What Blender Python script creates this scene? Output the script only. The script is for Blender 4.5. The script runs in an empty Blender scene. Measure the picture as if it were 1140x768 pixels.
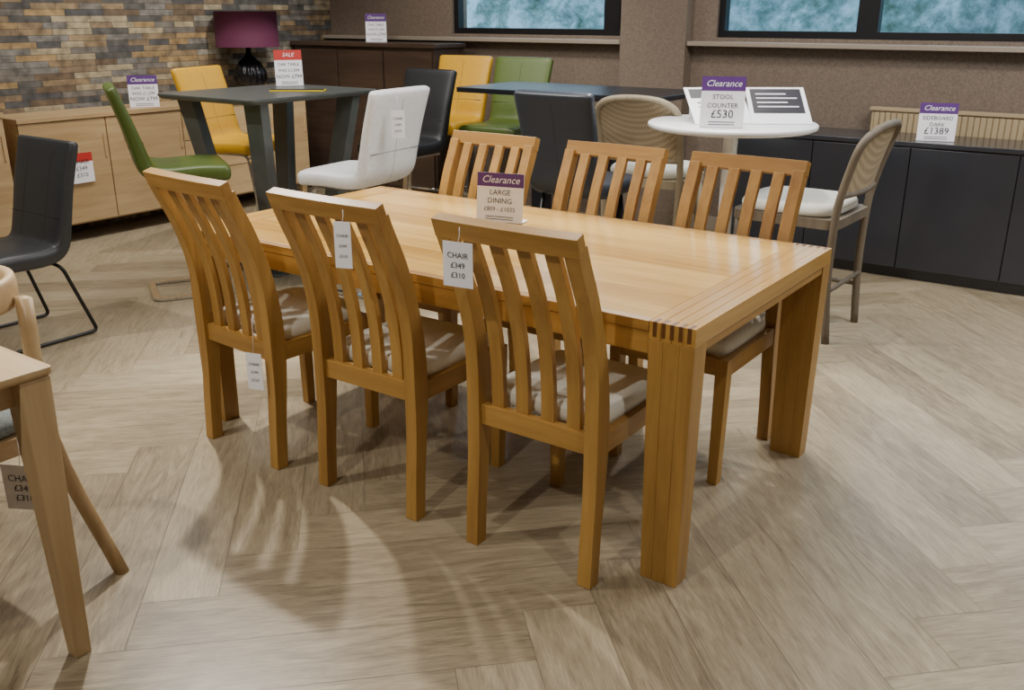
import bpy, math, random
from mathutils import Vector, Matrix
random.seed(4)
PI=math.pi
# ------------------------------------------------------------------ materials
def srgb(r,g,b):
    def c(v):
        v/=255.0
        return v/12.92 if v<=.04045 else ((v+.055)/1.055)**2.4
    return (c(r),c(g),c(b),1)
def newmat(name):
    m=bpy.data.materials.new(name); m.use_nodes=True
    nt=m.node_tree; b=nt.nodes['Principled BSDF']
    return m,nt,b
def N(nt,t,**k):
    n=nt.nodes.new(t)
    for a,v in k.items(): setattr(n,a,v)
    return n
def plain(name,col,rough=.5,metal=0,noise=.08,scale=40,bump=0,coat=0):
    m,nt,b=newmat(name)
    tc=N(nt,'ShaderNodeTexCoord'); no=N(nt,'ShaderNodeTexNoise'); no.inputs['Scale'].default_value=scale; no.inputs['Detail'].default_value=3
    nt.links.new(tc.outputs['Object'],no.inputs['Vector'])
    r=N(nt,'ShaderNodeValToRGB')
    r.color_ramp.elements[0].position=.3; r.color_ramp.elements[1].position=.7
    r.color_ramp.elements[0].color=tuple(c*(1-noise) for c in col[:3])+(1,)
    r.color_ramp.elements[1].color=tuple(min(1,c*(1+noise)) for c in col[:3])+(1,)
    nt.links.new(no.outputs['Fac'],r.inputs['Fac']); nt.links.new(r.outputs['Color'],b.inputs['Base Color'])
    b.inputs['Roughness'].default_value=rough; b.inputs['Metallic'].default_value=metal
    b.inputs['Coat Weight'].default_value=coat
    if bump:
        bp=N(nt,'ShaderNodeBump'); bp.inputs['Strength'].default_value=bump; bp.inputs['Distance'].default_value=.002
        nt.links.new(no.outputs['Fac'],bp.inputs['Height']); nt.links.new(bp.outputs['Normal'],b.inputs['Normal'])
    return m
def wood(name,dark,light,axis,rough=.35,coat=.0,gs=22,strips=0):
    m,nt,b=newmat(name)
    tc=N(nt,'ShaderNodeTexCoord'); oi=N(nt,'ShaderNodeObjectInfo')
    ad=N(nt,'ShaderNodeVectorMath',operation='ADD'); nt.links.new(tc.outputs['Object'],ad.inputs[0])
    ml=N(nt,'ShaderNodeMath',operation='MULTIPLY'); ml.inputs[1].default_value=7.3; nt.links.new(oi.outputs['Random'],ml.inputs[0]); nt.links.new(ml.outputs[0],ad.inputs[1])
    mp=N(nt,'ShaderNodeMapping'); s=[gs,gs,gs]; s[axis]=1.6; mp.inputs['Scale'].default_value=s
    nt.links.new(ad.outputs[0],mp.inputs['Vector'])
    n1=N(nt,'ShaderNodeTexNoise'); n1.inputs['Scale'].default_value=1; n1.inputs['Detail'].default_value=6; n1.inputs['Roughness'].default_value=.65; n1.inputs['Distortion'].default_value=.6
    nt.links.new(mp.outputs[0],n1.inputs['Vector'])
    mp2=N(nt,'ShaderNodeMapping'); s=[3.5]*3; s[axis]=.6; mp2.inputs['Scale'].default_value=s
    nt.links.new(ad.outputs[0],mp2.inputs['Vector'])
    n2=N(nt,'ShaderNodeTexNoise'); n2.inputs['Scale'].default_value=1; n2.inputs['Detail'].default_value=2
    nt.links.new(mp2.outputs[0],n2.inputs['Vector'])
    mx=N(nt,'ShaderNodeMath',operation='MULTIPLY_ADD'); mx.inputs[1].default_value=.55; nt.links.new(n1.outputs['Fac'],mx.inputs[0])
    m3=N(nt,'ShaderNodeMath',operation='MULTIPLY'); m3.inputs[1].default_value=.45; nt.links.new(n2.outputs['Fac'],m3.inputs[0]); nt.links.new(m3.outputs[0],mx.inputs[2])
    last=mx
    if strips:
        sx=N(nt,'ShaderNodeSeparateXYZ'); nt.links.new(tc.outputs['Object'],sx.inputs[0])
        f=N(nt,'ShaderNodeMath',operation='DIVIDE'); f.inputs[1].default_value=strips; nt.links.new(sx.outputs[1],f.inputs[0])
        fl=N(nt,'ShaderNodeMath',operation='FLOOR'); nt.links.new(f.outputs[0],fl.inputs[0])
        wn=N(nt,'ShaderNodeTexWhiteNoise'); wn.noise_dimensions='1D'; nt.links.new(fl.outputs[0],wn.inputs['W'])
        ma=N(nt,'ShaderNodeMath',operation='MULTIPLY_ADD'); ma.inputs[1].default_value=.2; nt.links.new(wn.outputs['Value'],ma.inputs[0]); 
        sb=N(nt,'ShaderNodeMath',operation='SUBTRACT'); sb.inputs[1].default_value=.1; nt.links.new(mx.outputs[0],sb.inputs[0]); nt.links.new(sb.outputs[0],ma.inputs[2]); last=ma
    r=N(nt,'ShaderNodeValToRGB'); r.color_ramp.elements[0].position=.33; r.color_ramp.elements[1].position=.66
    r.color_ramp.elements[0].color=dark; r.color_ramp.elements[1].color=light
    nt.links.new(last.outputs[0],r.inputs['Fac']); nt.links.new(r.outputs['Color'],b.inputs['Base Color'])
    b.inputs['Roughness'].default_value=rough; b.inputs['Coat Weight'].default_value=coat; b.inputs['Coat Roughness'].default_value=.15
    return m
HD,HL=srgb(136,95,40),srgb(186,144,74)
WX=wood('honey_oak_x',HD,HL,0,.4); WY=wood('honey_oak_y',HD,HL,1,.4); WZ=wood('honey_oak_z',HD,HL,2,.42)
TOPM=wood('honey_oak_top',srgb(174,129,54),srgb(216,174,94),0,.25,.25,strips=.13)
TOPY=wood('honey_oak_end',srgb(162,116,46),srgb(206,162,84),1,.28,.2)
ENDG=plain('oak_end_grain',srgb(100,62,26),.5)
PD,PL=srgb(168,138,96),srgb(204,176,134)
PX=wood('pale_oak_x',PD,PL,0,.45); PY=wood('pale_oak_y',PD,PL,1,.45); PZ=wood('pale_oak_z',PD,PL,2,.45)
GW=wood('weathered_wood',srgb(84,74,62),srgb(124,112,94),2,.6)
WAL=wood('dark_walnut',srgb(46,35,29),srgb(74,57,46),0,.4)
CREAM=plain('cream_fabric',srgb(232,232,222),.85,noise=.05,scale=200,bump=.2)
GREYF=plain('grey_fabric',srgb(120,126,124),.9,noise=.3,scale=180,bump=.3)
CHROME=plain('chrome',(.75,.76,.78,1),.15,1,noise=.02)
BLK=plain('black_metal',srgb(20,20,22),.4,noise=.05)
DARKTOP=plain('slate_grey_ceramic',srgb(84,88,86),.35,noise=.1,scale=12)
DGREY=plain('dark_grey_gloss',srgb(46,48,54),.2,noise=.05,scale=5)
BLKTOP=plain('black_lacquer',srgb(24,26,34),.3,noise=.05)
WHITE=plain('white_lacquer',srgb(232,232,232),.3,noise=.02)
PAPER=plain('paper_white',srgb(246,245,250),.5,noise=.01)
PURP=plain('purple_print',srgb(88,48,120),.5,noise=.02)
REDP=plain('red_print',srgb(190,50,44),.5,noise=.02)
YELP=plain('yellow_print',srgb(232,206,30),.5,noise=.02)
INK=plain('black_ink',srgb(36,34,46),.5,noise=.02)
WTXT=plain('white_ink',srgb(240,240,245),.5,noise=.01)
def leather(n,c): return plain(n,c,.42,noise=.06,scale=60,bump=.2)
GREEN=leather('green_leather',srgb(80,98,38)); YEL=leather('mustard_leather',srgb(204,154,26)); WHL=leather('white_leather',srgb(246,246,246))
BLL=leather('black_leather',srgb(28,30,34)); CHL=leather('charcoal_leather',srgb(54,56,58)); NVL=leather('slate_leather',srgb(44,50,60))
SEAM=plain('seam_thread',srgb(30,30,26),.7)
RADM=plain('radiator_enamel',srgb(176,156,122),.4,noise=.02)
SILLM=plain('sill_paint',srgb(150,138,124),.45,noise=.03)
# ------------------------------------------------------------------ mesh builder
RECT=[(-1,-1),(1,-1),(1,1),(-1,1)]
def SE(n=24,p=4.0):
    o=[]
    for i in range(n):
        a=2*PI*i/n; c,s=math.cos(a),math.sin(a)
        o.append((math.copysign(abs(c)**(2/p),c),math.copysign(abs(s)**(2/p),s)))
    return o
class MB:
    def __init__(s): s.v=[];s.f=[];s.m=[];s.sm=[];s.mats=[]
    def add(s,vs,fs,mat,smooth=False,M=None):
        if mat not in s.mats: s.mats.append(mat)
        k=s.mats.index(mat); o=len(s.v)
        for p in vs:
            p=Vector(p)
            if M is not None: p=M@p
            s.v.append(p)
        for f in fs: s.f.append([i+o for i in f]); s.m.append(k); s.sm.append(smooth)
    def box(s,x0,x1,y0,y1,z0,z1,mat,M=None):
        v=[(x,y,z) for z in (z0,z1) for y in (y0,y1) for x in (x0,x1)]
        s.add(v,[(0,2,3,1),(4,5,7,6),(0,1,5,4),(2,6,7,3),(0,4,6,2),(1,3,7,5)],mat,M=M)
    def taper(s,c0,h0,c1,h1,mat,M=None):
        v=[]
        for c,h in ((c0,h0),(c1,h1)):
            for a,b in RECT: v.append((c[0]+a*h[0],c[1]+b*h[1],c[2]))
        s.add(v,[(3,2,1,0),(4,5,6,7)]+[(i,(i+1)%4,4+(i+1)%4,4+i) for i in range(4)],mat,M=M)
    def sweep(s,pts,side,W,T,mat,sec=RECT,smooth=False,M=None):
        pts=[Vector(p) for p in pts]; n=len(pts); side=Vector(side).normalized()
        if not hasattr(W,'__len__'): W=[W]*n
        if not hasattr(T,'__len__'): T=[T]*n
        v=[]
        for i,p in enumerate(pts):
            t=(pts[min(i+1,n-1)]-pts[max(i-1,0)]).normalized(); nn=side.cross(t).normalized()
            for a,b in sec: v.append(p+side*a*W[i]+nn*b*T[i])
        k=len(sec); f=[]
        for i in range(n-1):
            for j in range(k):
                f.append((i*k+j,i*k+(j+1)%k,(i+1)*k+(j+1)%k,(i+1)*k+j))
        f.append(tuple(range(k-1,-1,-1))); f.append(tuple((n-1)*k+j for j in range(k)))
        s.add(v,f,mat,smooth,M)
    def tube(s,pts,r,mat,n=10,closed=False,M=None,flat=1.0):
        pts=[Vector(p) for p in pts]; m=len(pts); v=[]
        if not hasattr(r,'__len__'): r=[r]*m
        t0=(pts[1]-pts[0]).normalized(); u=t0.orthogonal().normalized(); 
        for i,p in enumerate(pts):
            if closed: t=(pts[(i+1)%m]-pts[i-1]).normalized()
            else: t=(pts[min(i+1,m-1)]-pts[max(i-1,0)]).normalized()
            u=(u-t*u.dot(t)).normalized(); w=t.cross(u)
            for j in range(n):
                a=2*PI*j/n; v.append(p+(u*math.cos(a)+w*math.sin(a))*r[i])
        f=[]
        R=m if closed else m-1
        for i in range(R):
            i2=(i+1)%m
            for j in range(n): f.append((i*n+j,i*n+(j+1)%n,i2*n+(j+1)%n,i2*n+j))
        if not closed: f.append(tuple(range(n-1,-1,-1))); f.append(tuple((m-1)*n+j for j in range(n)))
        s.add(v,f,mat,True,M)
    def lathe(s,prof,mat,c=(0,0),n=40,smooth=True,M=None,rib=0,ribn=16):
        v=[]
        for r,z in prof:
            for j in range(n):
                a=2*PI*j/n; rr=r*(1+rib*math.cos(a*ribn)); v.append((c[0]+rr*math.cos(a),c[1]+rr*math.sin(a),z))
        f=[]
        for i in range(len(prof)-1):
            for j in range(n): f.append((i*n+j,i*n+(j+1)%n,(i+1)*n+(j+1)%n,(i+1)*n+j))
        f.append(tuple(range(n-1,-1,-1))); f.append(tuple((len(prof)-1)*n+j for j in range(n)))
        s.add(v,f,mat,smooth,M)
    def rrect(s,hx,hy,r,z0,z1,mat,cx=0,cy=0,ch=0,M=None,k=6):
        def ring(d,z):
            o=[]
            for sx,sy,a0 in ((1,1,0),(-1,1,PI/2),(-1,-1,PI),(1,-1,1.5*PI)):
                for i in range(k+1):
                    a=a0+PI/2*i/k; o.append((cx+sx*(hx-r)+(r-d)*math.cos(a),cy+sy*(hy-r)+(r-d)*math.sin(a),z))
            return o
        rs=[ring(ch,z0),ring(0,z0+ch),ring(0,z1)] if ch else [ring(0,z0),ring(0,z1)]
        v=sum(rs,[]); n=4*(k+1); f=[]
        for i in range(len(rs)-1):
            for j in range(n): f.append((i*n+j,i*n+(j+1)%n,(i+1)*n+(j+1)%n,(i+1)*n+j))
        f.append(tuple(range(n-1,-1,-1))); f.append(tuple((len(rs)-1)*n+j for j in range(n)))
        s.add(v,f,mat,False,M)
    def cushion(s,cx,cy,hx,hy,z0,z1,mat,p=5,M=None):
        sec=SE(40,p); zs=[(.0,.93),(.15,.985),(.4,1),(.65,.99),(.82,.965),(.93,.92),(.98,.84),(1.0,.7),(1.0,.35)]
        v=[(cx+a*hx*k,cy+b*hy*k,z0+(z1-z0)*t) for t,k in zs for a,b in sec]; n=40; f=[]
        for i in range(len(zs)-1):
            for j in range(n): f.append((i*n+j,i*n+(j+1)%n,(i+1)*n+(j+1)%n,(i+1)*n+j))
        f.append(tuple(range(n-1,-1,-1))); f.append(tuple((len(zs)-1)*n+j for j in range(n)))
        s.add(v,f,mat,True,M)
    def text(s,body,size,mat,M,align='CENTER',shear=0):
        cu=bpy.data.curves.new('tmp','FONT'); cu.body=body; cu.size=size; cu.align_x=align; cu.align_y='CENTER'; cu.shear=shear; cu.resolution_u=2
        ob=bpy.data.objects.new('tmp',cu); me=bpy.data.meshes.new_from_object(ob)
        s.add([v.co.copy() for v in me.vertices],[tuple(p.vertices) for p in me.polygons],mat,M=M)
        bpy.data.objects.remove(ob); bpy.data.curves.remove(cu); bpy.data.meshes.remove(me)
    def obj(s,name,loc=(0,0,0),rz=0,bevel=0,scale=1):
        me=bpy.data.meshes.new(name); me.from_pydata([tuple(v) for v in s.v],[],s.f)
        for m in s.mats: me.materials.append(m)
        for i,p in enumerate(me.polygons): p.material_index=s.m[i]; p.use_smooth=s.sm[i]
        me.update()
        import bmesh
        bm=bmesh.new(); bm.from_mesh(me); bmesh.ops.recalc_face_normals(bm,faces=bm.faces); bm.to_mesh(me); bm.free()
        o=bpy.data.objects.new(name,me); bpy.context.collection.objects.link(o); o.location=loc; o.rotation_euler[2]=rz
        if bevel:
            b=o.modifiers.new('bevel','BEVEL'); b.width=bevel; b.segments=2; b.limit_method='ANGLE'; b.angle_limit=.7
        return o
def inst(o,name,loc,rz):
    n=bpy.data.objects.new(name,o.data); bpy.context.collection.objects.link(n); n.location=loc; n.rotation_euler[2]=rz
    for m in o.modifiers:
        b=n.modifiers.new('bevel','BEVEL'); b.width=m.width; b.segments=2; b.limit_method='ANGLE'; b.angle_limit=.7
    return n
def fillet(pts,r,n=6):
    pts=[Vector(p) for p in pts]; o=[pts[0]]
    for i in range(1,len(pts)-1):
        a,b,c=pts[i-1],pts[i],pts[i+1]; d1=(a-b); d2=(c-b); rr=min(r,d1.length*.45,d2.length*.45)
        p=b+d1.normalized()*rr; q=b+d2.normalized()*rr
        for k in range(n+1):
            t=k/n; o.append(p*(1-t)**2+b*2*t*(1-t)+q*t*t)
    o.append(pts[-1]); return o
def smoothpath(pts,n=8):
    pts=[Vector(p) for p in pts]; P=[pts[0]*2-pts[1]]+pts+[pts[-1]*2-pts[-2]]; o=[]
    for i in range(1,len(P)-2):
        for k in range(n):
            t=k/n; a,b,c,d=P[i-1],P[i],P[i+1],P[i+2]
            o.append(.5*((2*b)+(c-a)*t+(2*a-5*b+4*c-d)*t*t+(3*b-a-3*c+d)*t**3))
    o.append(pts[-1]); return o
# ------------------------------------------------------------------ room
XL,XR,YB,YF,ZC=-5.6,3.2,4.25,-4.2,2.9
def floor():
    w=.2; L=1.2; ang=math.radians(45); vs=[];fs=[];cols=[];uvs=[]
    ca,sa=math.cos(ang),math.sin(ang)
    def R(x,y): return (x*ca-y*sa-1.0,x*sa+y*ca+.1)
    def plank(x0,x1,y0,y1,hor):
        cx,cy=R((x0+x1)/2,(y0+y1)/2)
        if cx<XL-1 or cx>XR+1 or cy<YF-1 or cy>YB+1: return
        g=.0006; o=len(vs)
        for x,y in ((x0+g,y0+g),(x1-g,y0+g),(x1-g,y1-g),(x0+g,y1-g)):
            X,Y=R(x,y); vs.append((X,Y,0)); 
        fs.append((o,o+1,o+2,o+3)); c=random.random(); ou,ov=random.random()*40,random.random()*40
        cols.append(c)
        q=[(0,0),(L,0),(L,w),(0,w)] if hor else [(0,0),(0,w),(L,w),(L,0)]
        uvs.append([(a+ou,b+ov) for a,b in q])
    for T in range(-12,13):
        for i in range(-60,61):
            x=i*w+T*L; y=i*w-T*L
            plank(x,x+L,y,y+w,True); plank(x+L,x+L+w,y+w-L,y+w,False)
    o=len(vs); vs.extend([(XL-.3,YF-.3,-.002),(XR+.3,YF-.3,-.002),(XR+.3,YB+.3,-.002),(XL-.3,YB+.3,-.002)]); fs.append((o,o+1,o+2,o+3)); cols.append(-.5); uvs.append([(0,0)]*4)
    me=bpy.data.meshes.new('floor'); me.from_pydata(vs,[],fs)
    uv=me.uv_layers.new(name='UVMap'); at=me.attributes.new('tone','FLOAT','FACE')
    for p in me.polygons:
        at.data[p.index].value=cols[p.index]
        for j,li in enumerate(p.loop_indices): uv.data[li].uv=uvs[p.index][j]
    m,nt,b=newmat('oak_vinyl_planks')
    def layer(sx,sy,det,ro,di):
        u=N(nt,'ShaderNodeUVMap'); mp=N(nt,'ShaderNodeMapping'); mp.inputs['Scale'].default_value=(sx,sy,1); nt.links.new(u.outputs[0],mp.inputs[0])
        n1=N(nt,'ShaderNodeTexNoise'); n1.inputs['Scale'].default_value=1; n1.inputs['Detail'].default_value=det; n1.inputs['Roughness'].default_value=ro; n1.inputs['Distortion'].default_value=di; nt.links.new(mp.outputs[0],n1.inputs['Vector']); return n1
    n1=layer(3.4,24,8,.66,1.6); n2=layer(14,180,4,.7,.3)
    cmb=N(nt,'ShaderNodeMath',operation='MULTIPLY_ADD'); cmb.inputs[1].default_value=.45; nt.links.new(n2.outputs['Fac'],cmb.inputs[0])
    s1=N(nt,'ShaderNodeMath',operation='MULTIPLY_ADD'); s1.inputs[1].default_value=.6; s1.inputs[2].default_value=-.025; nt.links.new(n1.outputs['Fac'],s1.inputs[0]); nt.links.new(s1.outputs[0],cmb.inputs[2])
    a=N(nt,'ShaderNodeAttribute'); a.attribute_name='tone'
    ma=N(nt,'ShaderNodeMath',operation='MULTIPLY_ADD'); ma.inputs[1].default_value=.15; nt.links.new(a.outputs['Fac'],ma.inputs[0])
    sb=N(nt,'ShaderNodeMath',operation='SUBTRACT'); sb.inputs[1].default_value=.075; nt.links.new(cmb.outputs[0],sb.inputs[0]); nt.links.new(sb.outputs[0],ma.inputs[2])
    r=N(nt,'ShaderNodeValToRGB'); e=r.color_ramp.elements; e[0].position=.22; e[0].color=srgb(96,84,66); e[1].position=.76; e[1].color=srgb(188,174,148)
    x=e.new(.4); x.color=srgb(138,124,101); x=e.new(.55); x.color=srgb(163,149,123)
    nt.links.new(ma.outputs[0],r.inputs['Fac']); nt.links.new(r.outputs['Color'],b.inputs['Base Color'])
    b.inputs['Roughness'].default_value=.34
    me.materials.append(m); ob=bpy.data.objects.new('floor',me); bpy.context.collection.objects.link(ob)
floor()
m,nt,b=newmat('taupe_wallpaper')
tc=N(nt,'ShaderNodeTexCoord'); n1=N(nt,'ShaderNodeTexNoise'); n1.inputs['Scale'].default_value=110; n1.inputs['Detail'].default_value=3
nt.links.new(tc.outputs['Object'],n1.inputs['Vector']); r=N(nt,'ShaderNodeValToRGB'); r.color_ramp.elements[0].position=.35; r.color_ramp.elements[1].position=.65
r.color_ramp.elements[0].color=srgb(104,91,80); r.color_ramp.elements[1].color=srgb(126,111,97); nt.links.new(n1.outputs['Fac'],r.inputs['Fac']); nt.links.new(r.outputs['Color'],b.inputs['Base Color']); b.inputs['Roughness'].default_value=.6
WALLP=m
m,nt,b=newmat('split_slate_cladding')
tc=N(nt,'ShaderNodeTexCoord'); sx=N(nt,'ShaderNodeSeparateXYZ'); nt.links.new(tc.outputs['Object'],sx.inputs[0])
cb=N(nt,'ShaderNodeCombineXYZ'); nt.links.new(sx.outputs[1],cb.inputs[0]); nt.links.new(sx.outputs[2],cb.inputs[1])
br=N(nt,'ShaderNodeTexBrick'); br.inputs['Scale'].default_value=1; br.inputs['Brick Width'].default_value=.29; br.inputs['Row Height'].default_value=.042; br.inputs['Mortar Size'].default_value=.0015; br.inputs['Mortar Smooth'].default_value=.3
br.offset=.37; br.squash=.6; br.squash_frequency=3
br.inputs['Color1'].default_value=(0,0,0,1); br.inputs['Color2'].default_value=(1,1,1,1); br.inputs['Mortar'].default_value=(.5,.5,.5,1)
nt.links.new(cb.outputs[0],br.inputs['Vector'])
r=N(nt,'ShaderNodeValToRGB'); e=r.color_ramp.elements; r.color_ramp.interpolation='CONSTANT'
cc=[srgb(82,80,76),srgb(134,114,86),srgb(108,102,94),srgb(158,144,116),srgb(78,76,76),srgb(122,104,82),srgb(150,144,130),srgb(100,84,66),srgb(116,112,106),srgb(152,126,88)]
e[0].position=0; e[0].color=cc[0]; e[1].position=.1; e[1].color=cc[1]
for i in range(2,10): x=e.new(i/10); x.color=cc[i]
nt.links.new(br.outputs['Color'],r.inputs['Fac'])
no=N(nt,'ShaderNodeTexNoise'); no.inputs['Scale'].default_value=14; no.inputs['Detail'].default_value=6; nt.links.new(cb.outputs[0],no.inputs['Vector'])
mr=N(nt,'ShaderNodeMapRange'); mr.inputs['From Min'].default_value=.3; mr.inputs['From Max'].default_value=.7; mr.inputs['To Min'].default_value=.5; mr.inputs['To Max'].default_value=1.4; nt.links.new(no.outputs['Fac'],mr.inputs['Value'])
mm=N(nt,'ShaderNodeVectorMath',operation='SCALE'); nt.links.new(r.outputs['Color'],mm.inputs[0]); nt.links.new(mr.outputs[0],mm.inputs['Scale'])
mo=N(nt,'ShaderNodeMix',data_type='RGBA'); nt.links.new(br.outputs['Fac'],mo.inputs['Factor']); nt.links.new(mm.outputs[0],mo.inputs['A']); mo.inputs['B'].default_value=srgb(60,54,48)
nt.links.new(mo.outputs['Result'],b.inputs['Base Color']); b.inputs['Roughness'].default_value=.8
bp=N(nt,'ShaderNodeBump'); bp.inputs['Strength'].default_value=.5; bp.inputs['Distance'].default_value=.02
ad=N(nt,'ShaderNodeMath',operation='SUBTRACT'); nt.links.new(br.outputs['Color'],ad.inputs[0]); nt.links.new(br.outputs['Fac'],ad.inputs[1]); nt.links.new(ad.outputs[0],bp.inputs['Height']); nt.links.new(bp.outputs['Normal'],b.inputs['Normal'])
SLATE=m
PAINT=plain('wall_paint',srgb(140,134,126),.8,noise=.03,scale=6)
CEIL=plain('ceiling_tile',srgb(170,170,168),.9,noise=.03,scale=6)
w=MB(); w.box(XL-.2,XL,YF-.2,YB+.2,0,ZC,SLATE); w.obj('wall_left')
w=MB()
w.box(XL,XR+.2,YB,YB+.2,0,1.33,WALLP); w.box(XL,XR+.2,YB,YB+.2,2.3,ZC,WALLP)
w.box(XL,-4.2,YB,YB+.2,1.33,2.3,WALLP); w.box(-2.6,-1.88,YB,YB+.2,1.33,2.3,WALLP); w.box(1.7,XR+.2,YB,YB+.2,1.33,2.3,WALLP)
w.obj('wall_back')
w=MB(); w.box(-2.56,-2.05,YB-.12,YB-.001,0,ZC,WALLP); w.obj('wall_pier')
w=MB(); w.box(XR,XR+.2,YF-.2,YB,0,ZC,PAINT); w.obj('wall_right')
w=MB(); w.box(XL,XR,YF-.2,YF,0,ZC,PAINT); w.obj('wall_front')
w=MB(); w.box(XL-.2,XR+.2,YF-.2,YB+.2,ZC,ZC+.1,CEIL); w.obj('ceiling')
w=MB(); w.box(XL,-2.57,YB-.11,YB-.001,1.275,1.305,SILLM); w.obj('trim_1',bevel=.004)
w=MB(); w.box(-2.045,XR,YB-.11,YB-.001,1.275,1.305,SILLM); w.obj('trim_2',bevel=.004)
w=MB(); w.box(-2.045,XR,YB-.018,YB-.001,0,.1,SILLM); w.obj('baseboard_back',bevel=.004)
m,nt,b=newmat('window_glass'); nt.nodes.remove(b)
tr=N(nt,'ShaderNodeBsdfTransparent'); gl=N(nt,'ShaderNodeBsdfGlossy'); gl.inputs['Roughness'].default_value=.02; mx=N(nt,'ShaderNodeMixShader'); mx.inputs[0].default_value=.07
tr.inputs[0].default_value=(.85,.94,.97,1)
nt.links.new(tr.outputs[0],mx.inputs[1]); nt.links.new(gl.outputs[0],mx.inputs[2]); nt.links.new(mx.outputs[0],nt.nodes['Material Output'].inputs[0]); GLASS=m
FRM=plain('window_frame_black',srgb(18,18,22),.35,noise=.03)
def window(name,x0,x1,z0,z1,mull):
    w=MB(); t=.045
    w.box(x0,x1,4.28,4.35,z0,z0+t,FRM); w.box(x0,x1,4.28,4.35,z1-t,z1,FRM); w.box(x0,x0+t,4.28,4.35,z0+t,z1-t,FRM); w.box(x1-t,x1,4.28,4.35,z0+t,z1-t,FRM)
    for a in mull: w.box(a-.065,a+.065,4.28,4.35,z0+t,z1-t,FRM)
    w.box(x0+.01,x1-.01,4.31,4.318,z0+.01,z1-.01,GLASS); w.obj(name)
window('window_1',-4.2,-2.6,1.33,2.3,[-2.72])
window('window_2',-1.88,1.7,1.33,2.3,[-.885,.25])
# hedge seen outside: blurred greenery, light between the leaves painted in as pale blue
m,nt,b=newmat('hedge_foliage'); tc=N(nt,'ShaderNodeTexCoord'); no=N(nt,'ShaderNodeTexNoise'); no.inputs['Scale'].default_value=3.2; no.inputs['Detail'].default_value=7; no.inputs['Roughness'].default_value=.7
nt.links.new(tc.outputs['Object'],no.inputs['Vector']); r=N(nt,'ShaderNodeValToRGB'); e=r.color_ramp.elements; e[0].position=.36; e[0].color=srgb(70,96,80); e[1].position=.62; e[1].color=srgb(184,210,222); x=e.new(.47); x.color=srgb(112,146,146)
nt.links.new(no.outputs['Fac'],r.inputs['Fac']); nt.links.new(r.outputs['Color'],b.inputs['Base Color']); b.inputs['Roughness'].default_value=.9; HEDGE=m
w=MB(); nx,nz=60,12; vs=[];fs=[]
for j in range(nz+1):
    for i in range(nx+1):
        vs.append((-9+i*.25,7.5+random.uniform(-.12,.12)+.03*j,j*.2+ (random.uniform(-.1,.1) if j==nz else 0)))
for j in range(nz):
    for i in range(nx): a=j*(nx+1)+i; fs.append((a,a+1,a+nx+2,a+nx+1))
w.add(vs,fs,HEDGE,True); w.obj('hedge')
w=MB(); w.box(-11,8,4.46,12,-.1,-.01,plain('tarmac',srgb(120,122,126),.9)); w.obj('ground_outside')
# ------------------------------------------------------------------ dining table
def dining_table():
    b=MB(); L,W=2.037,1.052
    for a,c in ((-L+.131,-1.03),(-1.0285,-.131)):
        b.box(a,c,.03,W-.03,.722,.7495,TOPM)
    b.box(-L+.131,-.131,0,.0295,.722,.7495,WX); b.box(-L+.131,-.131,W-.0295,W,.722,.7495,WX)
    b.box(-L+.1,-.1,.004,.03,.66,.7205,WX); b.box(-L+.1,-.1,W-.03,W-.004,.66,.7205,WX)
    for s in (0,1):
        x0,x1=(-.13,0) if s==0 else (-L,-L+.13)
        n=4; ww=(x1-x0)/n
        for i in range(n):
            b.box(x0+i*ww+.0004,x0+(i+1)*ww-.0004,.001,W-.001,.70,.75,TOPY)
        xa,xb=(-.10,-.004) if s==0 else (-L+.004,-L+.10)
        b.box(xa,xb,.07,W-.07,.675,.70,WY)
        for y0 in (0,W-.072):
            xs=[x0,x0+.042,x0+.088,x1] 
            for i in range(3):
                a,c=xs[i]+.0002,xs[i+1]-.0002; k=.84
                xo=-.004 if s==0 else -L+.004
                def sc(x): return xo+(x-xo)*k-(.01 if s==0 else -.01)
                b.taper(((sc(a)+sc(c))/2,y0+.036,0),((sc(c)-sc(a))/2,.033),((a+c)/2,y0+.036,.6999),((c-a)/2,.036),WZ)
            yo=y0 if y0==0 else W
            sgn=1 if y0==0 else -1
            for i in range(5):
                cx=x0+.017+i*.024
                ya,yb=sorted((yo-sgn*.0008,yo+sgn*.032))
                b.box(cx-.0055,cx+.0055,ya,yb,.7102,.7506,ENDG)
    b.obj('dining_table',bevel=.0012)
dining_table()
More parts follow.
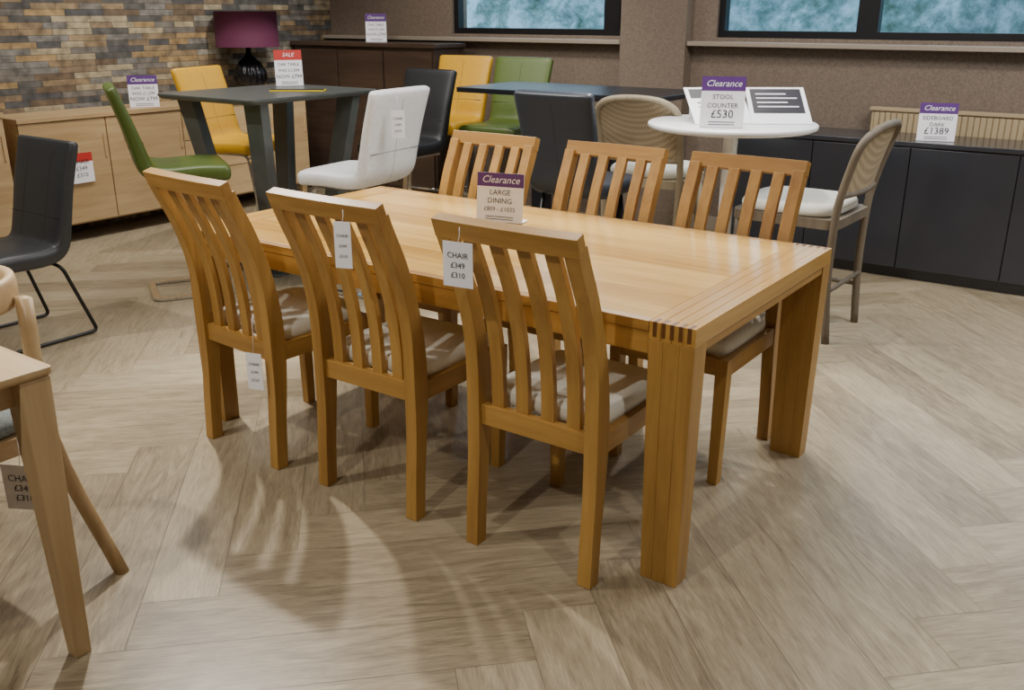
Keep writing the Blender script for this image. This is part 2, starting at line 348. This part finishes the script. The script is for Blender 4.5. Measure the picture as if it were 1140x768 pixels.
# ------------------------------------------------------------------ dining chair
def dining_chair():
    b=MB(); hw=.215; d=.234; H=.968
    prof=[(-.02,0),(-.012,.15),(.0,.30),(.004,.45),(-.002,.58),(-.022,.70),(-.06,.82),(-.105,.92),(-.125,H)]
    def path(x,off,z0,z1):
        P=smoothpath([(x,-d+.024+y+off,z) for y,z in prof],5)
        return [p for p in P if z0-1e-6<=p.z<=z1+1e-6]
    for sx in (-1,1):
        x=sx*(hw-.021)
        P=path(x,0,0,H); T=[.022+.008*math.exp(-((p.z-.45)/.18)**2) for p in P]
        b.sweep(P,(1,0,0),.021,T,WZ)
        b.taper((sx*(hw-.026),d-.024,0),(.017,.018),(sx*(hw-.021),d-.022,.445),(.021,.022),WZ)
        b.box(min(sx*hw*.985,sx*(hw-.035)),max(sx*hw*.985,sx*(hw-.035)),-d+.04,d-.04,.385,.445,WY)
    yt=-d+.024-.133
    b.sweep([(-hw-.002,yt,.978),(-hw*.5,yt-.006,.978),(0,yt-.008,.978),(hw*.5,yt-.006,.978),(hw+.002,yt,.978)],(0,-.35,1),.026,.017,WX)
    b.box(-hw+.04,hw-.04,-d+.012,-d+.04,.385,.445,WX)
    b.box(-hw+.04,hw-.04,d-.035,d-.01,.385,.445,WX)
    n=4
    for i in range(n):
        x=(-hw+.042)+(2*hw-.084)*(i+.5+ (i-1.5)*-.04)/n
        b.sweep(path(x,.004,.40,.96),(1,0,0),.0205,.0095,WZ)
    b.cushion(0,.012,hw-.022,d-.042,.437,.498,CREAM,p=9)
    return b
dc=dining_chair().obj('dining_chair',(-.411,.111,0),0,bevel=.004)
cs=[(-1.037,.111,0),(-1.635,.111,-.07),(-.37,.847,PI),(-.912,.847,PI),(-1.50,.847,PI)]
for i,(x,y,r) in enumerate(cs): inst(dc,'dining_chair',(x,y,0),r)
# ------------------------------------------------------------------ upholstered stools
def shell_chair(name,mat,loc,rz,seat,top,base='cant',hw=.22,seams=(0,)):
    b=MB(); sz=seat-.045
    key=[(.23,sz-.005),(.1,sz),(-.08,sz-.004),(-.165,sz+.03),(-.2,sz+.14),(-.235,(sz+top)/2+.05),(-.29,top)]
    P=smoothpath([(0,y,z) for y,z in key],7); n=len(P)
    W=[];T=[]
    for i,p in enumerate(P):
        t=i/(n-1); W.append(hw*(1-.07*math.sin(PI*t))); T.append(.046 if t<.4 else .046-.018*(t-.4)/.6)
    e=[.55,.82,.95]
    def ext(p,q,k): return p+(p-q).normalized()*k
    a=[ext(P[0],P[1],.02),ext(P[0],P[1],.015),ext(P[0],P[1],.008)]; c=[ext(P[-1],P[-2],.006),ext(P[-1],P[-2],.012),ext(P[-1],P[-2],.016)]
    PP=a+P+c; WW=[W[0]*k for k in (.93,.97,.99)]+W+[W[-1]*k for k in (.99,.97,.93)]; TT=[T[0]*k for k in e]+T+[T[-1]*k for k in e[::-1]]
    b.sweep(PP,(1,0,0),WW,TT,mat,SE(28,5),True)
    for x in seams:
        Q=[]
        for i in range(2,n-1):
            t=(P[min(i+1,n-1)]-P[max(i-1,0)]).normalized(); nn=Vector((1,0,0)).cross(t)
            Q.append((i,nn))
        for sg in (-1,1):
            b.tube([P[i]+nn*sg*T[i]*.97+Vector((x,0,0)) for i,nn in Q],.0017,SEAM,6)
    i=int(n*.68); t=(P[i+1]-P[i-1]).normalized(); nn=Vector((1,0,0)).cross(t)
    for sg in (-1,1): b.tube([P[i]+nn*sg*T[i]*.97+Vector((x*W[i]*.9,0,0)) for x in (-1,-.5,0,.5,1)],.0017,SEAM,6)
    zb=sz-.045
    if base=='cant':
        for sx in (-1,1):
            x=sx*.185
            b.sweep(fillet([(x,-.12,zb),(x,.19,zb),(x,.235,.3),(x,.20,.0125),(x,-.12,.0125)],.05),(1,0,0),.0175,.007,CHROME)
        b.sweep(fillet([(-.185,-.1,.0125),(-.185,-.2,.0125),(.185,-.2,.0125),(.185,-.1,.0125)],.09),(0,0,1),.006,.0175,CHROME)
        b.box(-.185,.185,.17,.2,zb-.004,zb+.006,CHROME)
        b.tube([(-.18,.232,.27),(.18,.232,.27)],.01,CHROME)
    elif base=='sled':
        for sx in (-1,1):
            x=sx*.17
            b.tube(fillet([(x*.7,-.12,zb+.01),(x*1.1,-.16,zb-.02),(x*1.3,-.27,.012),(x*1.3,.25,.012),(x*1.1,.14,zb-.02),(x*.7,.1,zb+.01)],.03),.009,BLK)
        b.box(-.15,.15,-.14,-.12,zb-.01,zb+.01,BLK); b.box(-.15,.15,.1,.12,zb-.01,zb+.01,BLK)
    else:
        for sx in (-1,1):
            for sy in (-1,1):
                b.tube([(sx*.15,sy*.13,zb+.01),(sx*.2,sy*.19,.0)],.012,BLK)
        z=.28
        b.tube([(a*.182,c*.167,z) for a,c in ((-1,-1),(1,-1),(1,1),(-1,1))],.008,BLK,closed=True)
    return b.obj(name,loc,rz)
shell_chair('green_bar_stool',GREEN,(-3.58,1.08,0),math.radians(-30),.73,1.12,hw=.25)
shell_chair('yellow_bar_stool',YEL,(-4.34,2.12,0),math.radians(-74),.70,1.13,hw=.25)
shell_chair('white_bar_stool',WHL,(-2.79,1.69,0),PI/2+.1,.69,1.10,hw=.25)
shell_chair('black_bar_stool',BLL,(-3.42,2.76,0),PI,.68,1.11)
shell_chair('yellow_bar_stool',YEL,(-3.60,3.42,0),PI+.1,.76,1.17,hw=.23)
shell_chair('green_bar_stool',GREEN,(-3.07,3.42,0),PI+.1,.76,1.17,hw=.23)
shell_chair('slate_bar_stool',NVL,(-1.60,2.08,0),0,.70,1.12,base='legs',hw=.22)
shell_chair('charcoal_dining_chair',CHL,(-3.53,.06,0),PI,.46,.91,base='sled',hw=.24,seams=(-.1,.1))
# ------------------------------------------------------------------ bar tables
b=MB(); b.rrect(.42,.5,.05,1.02,1.05,DARKTOP,ch=.018)
for sx in (-1,1):
    for sy in (-1,1):
        b.taper((sx*.17,sy*.2,0.012),(.05,.035),(sx*.3,sy*.36,1.03),(.07,.03),DARKTOP)
b.rrect(.25,.28,.03,0,.014,DARKTOP)
b.obj('grey_bar_table',(-3.62,1.80,0),0,bevel=.003)
b=MB(); b.rrect(.70,.33,.02,1.02,1.05,BLKTOP)
b.rrect(.4,.25,.02,0,.014,BLKTOP); b.box(-.3,-.22,-.06,.06,.012,1.022,BLKTOP); b.box(.22,.3,-.06,.06,.012,1.022,BLKTOP); b.box(-.3,.3,-.2,.2,1.0,1.022,BLKTOP)
b.obj('black_bar_table',(-2.22,3.02,0),0,bevel=.003)
b=MB(); R=.41
b.lathe([(R-.02,.95),(R,.96),(R,.975),(R-.006,.98)],WHITE,n=64); b.lathe([(.2,0),(.21,.006),(.2,.012),(.05,.03),(.035,.06),(.035,.93),(.12,.952)],WHITE,n=32)
b.obj('round_bistro_table',(-.955,2.42,0))
# ------------------------------------------------------------------ cane stool
m,nt,bb=newmat('woven_cane'); tc=N(nt,'ShaderNodeTexCoord'); mp=N(nt,'ShaderNodeMapping'); mp.inputs['Rotation'].default_value=(0,PI/4,0); nt.links.new(tc.outputs['Object'],mp.inputs[0])
ck=N(nt,'ShaderNodeTexVoronoi'); ck.feature='F1'; ck.inputs['Scale'].default_value=90; ck.inputs['Randomness'].default_value=.0; nt.links.new(mp.outputs[0],ck.inputs['Vector'])
cr=N(nt,'ShaderNodeValToRGB'); cr.color_ramp.elements[0].position=.3; cr.color_ramp.elements[0].color=srgb(120,106,84); cr.color_ramp.elements[1].position=.45; cr.color_ramp.elements[1].color=srgb(184,166,136); nt.links.new(ck.outputs['Distance'],cr.inputs[0]); nt.links.new(cr.outputs[0],bb.inputs['Base Color']); bb.inputs['Roughness'].default_value=.6
CANE=m
CRW=wood('limed_wood',srgb(140,128,106),srgb(178,164,138),2,.5)
def cane_stool(fr,loc,rz,seat=.68,top=1.1,hw=.22,dp=.21,lean=.13):
    b=MB(); s=seat-.07
    def by(z): 
        t=(z-s)/(top-s); return -dp-lean*max(0,t)**1.5
    L=[(-hw+.03,-dp-.015,0),(-hw+.02,-dp+.005,s*.5),(-hw+.012,-dp,s)]+[(-hw+.01-.012*k,by(s+(top-s)*k),s+(top-s)*k) for k in (.3,.6,.8)]
    arch=[(-hw+.03,by(top*.985),top-.03),(-hw*.55,by(top)-.02,top+.005),(0,by(top)-.03,top+.015)]
    left=L+arch; right=[(-x,y,z) for x,y,z in reversed(left[:-1])]
    b.tube(smoothpath(left+right,5),.0185,fr,12)
    b.tube(smoothpath([(-hw,by(s+.12),s+.12),(0,by(s+.12)-.03,s+.12),(hw,by(s+.12),s+.12)],6),.014,fr)
    vs=[];fs=[];nx,nz=12,12
    for j in range(nz+1):
        z=s+.12+(top-s-.115)*j/nz
        for i in range(nx+1):
            u=-1+2*i/nx; k=1-(.16*max(0,(j/nz-.75)*4)**2)
            vs.append((u*hw*k*.97,by(z)-.03*(1-u*u),z))
    for j in range(nz):
        for i in range(nx): a=j*(nx+1)+i; fs.append((a,a+1,a+nx+2,a+nx+1))
    b.add(vs,fs,CANE,True)
    for sx in (-1,1):
        b.tube([(sx*(hw-.02),dp+.005,0),(sx*(hw-.03),dp-.02,s)],[.014,.02],fr,12)
        b.tube([(sx*(hw-.025),dp,.2),(sx*(hw-.025),-dp,.2)],.011,fr)
    b.tube([(-hw+.025,dp-.005,.26),(hw-.025,dp-.005,.26)],.013,fr); b.tube([(-hw+.03,-dp-.005,.26),(hw-.03,-dp-.005,.26)],.011,fr)
    b.rrect(hw+.005,dp+.015,.06,s-.035,s+.01,fr)
    b.cushion(0,.01,hw-.005,dp,s+.01,s+.07,CREAM,p=4)
    return b.obj('cane_back_bar_stool',loc,rz)
cane_stool(CRW,(-1.57,2.82,0),.12,.68,1.05,.235)
cane_stool(GW,(-.585,2.47,0),PI/2-.03,.655,1.0,.24,.245,.10)
# ------------------------------------------------------------------ sideboards
def oak_sideboard(name,y0,y1,h,doors):
    b=MB(); x0,x1=-5.58,-5.18
    b.box(x0,x1+.01,y0-.005,y1+.005,h-.03,h,PY); b.box(x0,x1-.02,y0,y1,.12,h-.03,PY)
    w=(y1-y0)/doors
    for i in range(doors):
        a,c=y0+i*w+.004,y0+(i+1)*w-.004
        if i==doors//2:
            for k in range(3): b.box(x1-.02,x1,a,c,.13+k*(h-.16)/3+.003,.13+(k+1)*(h-.16)/3-.003,PY)
        else:
            b.box(x1-.02,x1,a,c,.133,h-.035,PY)
            b.box(x1,x1+.008,c-.03,c-.018,h-.3,h-.14,PZ)
    for y in (y0+.05,y1-.05):
        for x in (x0+.05,x1-.05): b.taper((x,y,0),(.018,.018),(x,y,.12),(.026,.026),PZ)
    return b.obj(name,bevel=.002)
oak_sideboard('oak_sideboard',1.06,3.5,.85,4)
oak_sideboard('oak_sideboard',-.75,.98,.9,3)
b=MB(); b.box(-5.56,-3.98,3.76,4.12,.1,1.23,WAL); b.box(-5.58,-3.96,3.73,4.13,1.23,1.262,WAL)
for i in range(3): b.box(-5.54+i*.52,-5.04+i*.52,3.742,3.76,.13,1.2,WAL)
for x in (-5.5,-4.04):
    for y in (3.8,4.08): b.taper((x,y,0),(.02,.02),(x,y,.1),(.03,.03),WAL)
b.obj('walnut_sideboard',bevel=.003)
b=MB(); X0,X1=-1.5,1.3
b.box(X0,X1,3.66,4.08,.06,.775,DGREY); b.box(X0+.03,X1-.03,3.69,4.05,0,.06,DGREY); b.box(X0-.01,X1+.01,3.635,4.09,.775,.8,DGREY)
n=5; ww=(X1-X0)/n
for i in range(n): b.box(X0+i*ww+.003,X0+(i+1)*ww-.003,3.64,3.66,.07,.765,DGREY)
b.obj('dark_grey_sideboard',bevel=.002)
b=MB(); b.box(-.76,1.0,4.165,4.2,.3,.93,RADM); b.box(-.77,1.01,4.15,4.215,.915,.935,RADM)
x=-.74
while x<.98: b.box(x,x+.028,4.155,4.166,.33,.905,RADM); x+=.034
b.box(-.6,-.55,4.2,4.249,.5,.8,RADM); b.box(.75,.8,4.2,4.249,.5,.8,RADM)
b.obj('radiator',bevel=.002)
# ------------------------------------------------------------------ lamp
b=MB(); SH=plain('plum_shade',srgb(78,22,52),.8,noise=.1,scale=80); CER=plain('black_ceramic',srgb(20,20,24),.2)
b.lathe([(.07,0),(.075,.01),(.05,.03),(.09,.07),(.125,.14),(.12,.2),(.08,.27),(.035,.31),(.02,.33),(.018,.4)],CER,n=96,rib=.05,ribn=16)
b.lathe([(.25,.385),(.245,.385),(.24,.65),(.245,.65)],SH,n=48)
b.tube([(0,0,.39),(0,0,.6)],.006,BLK)
b.obj('table_lamp',(-5.34,3.08,.851))
# ------------------------------------------------------------------ signs and tags
def sign(name,loc,rz,w=.15,h=.21,band=PURP,lines=('OAK TABLE','WAS £1,299','NOW £799'),title='Clearance',tilt=.12,stand=True):
    b=MB(); T=Matrix.Rotation(-tilt,4,'X')
    b.box(-w/2,w/2,0,.003,0.0,h,PAPER,M=T)
    if band: b.box(-w/2,w/2,-.0006,0,h*.72,h,band,M=T)
    if stand: b.box(-w/2,w/2,0,.06,0,.003,PAPER)
    F=T@Matrix.Translation((0,-.0012,0))@Matrix.Rotation(PI/2,4,'X')
    if band: b.text(title,w*.2,WTXT,F@Matrix.Translation((0,h*.86,0)),shear=.3)
    for i,l in enumerate(lines):
        b.text(l,w*(.15 if i<2 else min(.26,1.5/len(l))),INK,F@Matrix.Translation((0,h*(.6-.17*i),0)))
    for k in range(2): b.box(-w*.3,w*.3,-.0006,0,h*(.1-.05*k),h*(.115-.05*k),INK,M=T)
    return b.obj(name,loc,rz)
sign('clearance_sign',(-1.14,.73,.752),.25,.185,.18,lines=('LARGE','DINING','£809 - £1035'))
sign('clearance_sign',(-.90,2.16,.982),.42,.2,.23,lines=('STOOL','COUNTER','£530'),tilt=.1)
sign('clearance_sign',(-.28,3.74,.802),.3,.2,.21,lines=('SIDEBOARD','DARK','£1389'),tilt=.1)
sign('clearance_sign',(-5.24,2.03,.852),.95,.2,.22,tilt=.15)
sign('clearance_sign',(-4.72,3.9,1.264),.6,.17,.22,tilt=.05)
sign('sale_sign',(-3.82,2.14,1.052),.9,.17,.22,band=REDP,title='SALE',tilt=.2)
b=MB(); b.box(-.16,.16,-.05,.05,0,.006,YELP); b.box(-.16,.16,-.035,-.03,.006,.012,INK); b.obj('yellow_label_strip',(-3.48,1.90,1.051),.62)
b=MB()
for k,(x,rot) in enumerate(((-.15,.12),(.15,-.02))):
    T=Matrix.Translation((x,.02,.0))@Matrix.Rotation(rot,4,'Z')@Matrix.Rotation(.55,4,'X')
    b.box(-.145,.145,-.14,.15,.085,.09,PAPER,M=T)
    b.box(-.125,.125,.06 if not k else -.06,.135,.09,.0906,INK,M=T)
    for q in range(5): b.box(-.1,.1 if q%2 else .05,(.02 if not k else .09)-q*.034,(.028 if not k else .098)-q*.034,.0907,.0911,PAPER if k and q<4 else INK,M=T)
    b.box(-.1,.1,.10,.105,0,.145,PAPER,M=Matrix.Translation((x,.02,.0))@Matrix.Rotation(rot,4,'Z'))
b.obj('leaflet_stand',(-.92,2.50,.981),.6)
def tag(name,loc,rz,w=.06,h=.11,lines=('CHAIR','£349','£310'),cord=.06,band=None):
    b=MB(); b.box(-w/2,w/2,0,.0015,-h,0,PAPER)
    if band: b.box(-w/2,w/2,-.0005,0,-h*.3,0,band)
    F=Matrix.Translation((0,-.0012,0))@Matrix.Rotation(PI/2,4,'X')
    for i,l in enumerate(lines): b.text(l,w*.24,INK,F@Matrix.Translation((0,-h*(.3+.22*i),0)))
    b.tube([(0,0.001,-.005),(.004,.004,cord*.5),(0,.012,cord)],.001,PAPER,5)
    return b.obj(name,loc,rz)
tag('price_tag',(-.52,-.285,.955),.15,.085,.115,cord=.035)
tag('price_tag',(-.925,-.28,.955),.35,.05,.13,cord=.03)
tag('price_tag',(-1.50,-.165,.42),.3,.06,.13,cord=.12)
tag('price_tag',(-5.165,1.44,.60),PI/2,.17,.2,band=REDP,cord=.05)
tag('price_tag',(-2.42,1.60,1.02),.9,.07,.14,cord=.07)
tag('price_tag',(-1.43,-1.0,.37),.5,.11,.13,cord=.08)
# ------------------------------------------------------------------ left foreground table + chair
b=MB(); b.rrect(.8,.45,.012,.728,.75,PX,cx=-.8,cy=-.45,ch=.008)
b.box(-1.55,-.05,-.065,-.045,.665,.728,PX); b.box(-1.55,-.05,-.855,-.835,.665,.728,PX); b.box(-.065,-.045,-.85,-.05,.665,.728,PY); b.box(-1.555,-1.535,-.85,-.05,.665,.728,PY)
for x in (-.042,-1.558):
    for y in (-.042,-.858):
        b.taper((x+(.012 if x>-1 else -.012),y,0),(.02,.02),(x,y,.728),(.036,.036),PZ)
b.obj('oak_side_dining_table',(-1.055,-1.055,0),0,bevel=.003)
b=MB()
for sx in (-1,1):
    b.sweep(smoothpath([(sx*.37,-.27,0),(sx*.23,-.21,.40),(sx*.165,-.235,.78)],5),(1,0,0),[.018+.007*min(1,k/5) for k in range(11)],.018,PZ,SE(12,3),True)
    b.tube([(sx*.28,.24,0),(sx*.18,.19,.40)],[.015,.022],PZ,12)
arc=[(.19*math.cos(a),-.07+.2*math.sin(a)*1.0,.79) for a in [PI+.1+(PI-.2)*i/20 for i in range(21)]]
b.sweep(arc,(0,0,1),.042,.014,PX,SE(16,4),True)
b.rrect(.225,.225,.05,.38,.43,PX); b.cushion(0,0,.215,.215,.43,.475,GREYF,p=4)
b.obj('oak_curved_back_chair',(-1.69,-1.10,0),PI,bevel=0)
# ------------------------------------------------------------------ lights
world=bpy.data.worlds.new('World'); bpy.context.scene.world=world; world.use_nodes=True
bg=world.node_tree.nodes['Background']; bg.inputs[0].default_value=(.66,.82,1,1); bg.inputs[1].default_value=3.2
def area(name,loc,sx,sy,e,col):
    l=bpy.data.lights.new(name,'AREA'); l.shape='RECTANGLE'; l.size=sx; l.size_y=sy; l.energy=e; l.color=col
    o=bpy.data.objects.new(name,l); o.location=loc; bpy.context.collection.objects.link(o); return o
W1=(1,.97,.93)
area('ceiling_fill_light',(-1.2,1.6,2.85),1.2,1.2,55,W1); area('ceiling_fill_light',(-3.9,1.4,2.85),1.2,1.2,45,W1); area('ceiling_fill_light',(1.2,2.2,2.85),1.2,1.2,75,(.96,.97,1)); area('ceiling_fill_light',(-2.6,-2.2,2.85),1.2,1.2,28,W1)  # area lights added under the ceiling as soft fill, no fixtures behind them
def spot(loc,tgt,e,size=70,col=(1,.95,.86)):
    l=bpy.data.lights.new('track_spot','SPOT'); l.energy=e; l.spot_size=math.radians(size); l.spot_blend=.6; l.shadow_soft_size=.04; l.color=col
    o=bpy.data.objects.new('track_spot',l); o.location=loc; o.rotation_euler=(Vector(tgt)-Vector(loc)).to_track_quat('-Z','Y').to_euler(); bpy.context.collection.objects.link(o)
spot((-2.9,.5,2.8),(-1.0,.3,.6),320,90); spot((-1.6,2.6,2.8),(-.9,.6,.7),200,80); spot((-.4,-2.6,2.8),(-.8,-.2,.3),125,80); spot((1.2,-.8,2.8),(.8,-.2,0),80); spot((-1.2,3.0,2.8),(-.7,2.2,.7),90)
spot((-3.9,-.4,2.8),(-3.6,1.2,.8),120); spot((-4.2,2.6,2.8),(-5.3,2.6,1.0),130,90); spot((-3.2,2.6,2.8),(-3.6,3.6,1),110,90); spot((.4,2.6,2.8),(-.2,4.2,1.0),85,100); spot((-1.8,2.8,2.8),(-2.2,4.2,1.2),50,90)
spot((-2.2,-1.6,2.8),(-1.6,-.8,0),100)
# ------------------------------------------------------------------ camera
cam=bpy.data.cameras.new('camera'); cam.sensor_width=36; cam.lens=1040.55/1140*36; cam.clip_start=.05
co=bpy.data.objects.new('camera',cam); co.location=(.900,-2.040,1.486); co.rotation_euler=(PI/2-.341,0,PI-2.521); bpy.context.collection.objects.link(co)
bpy.context.scene.camera=co
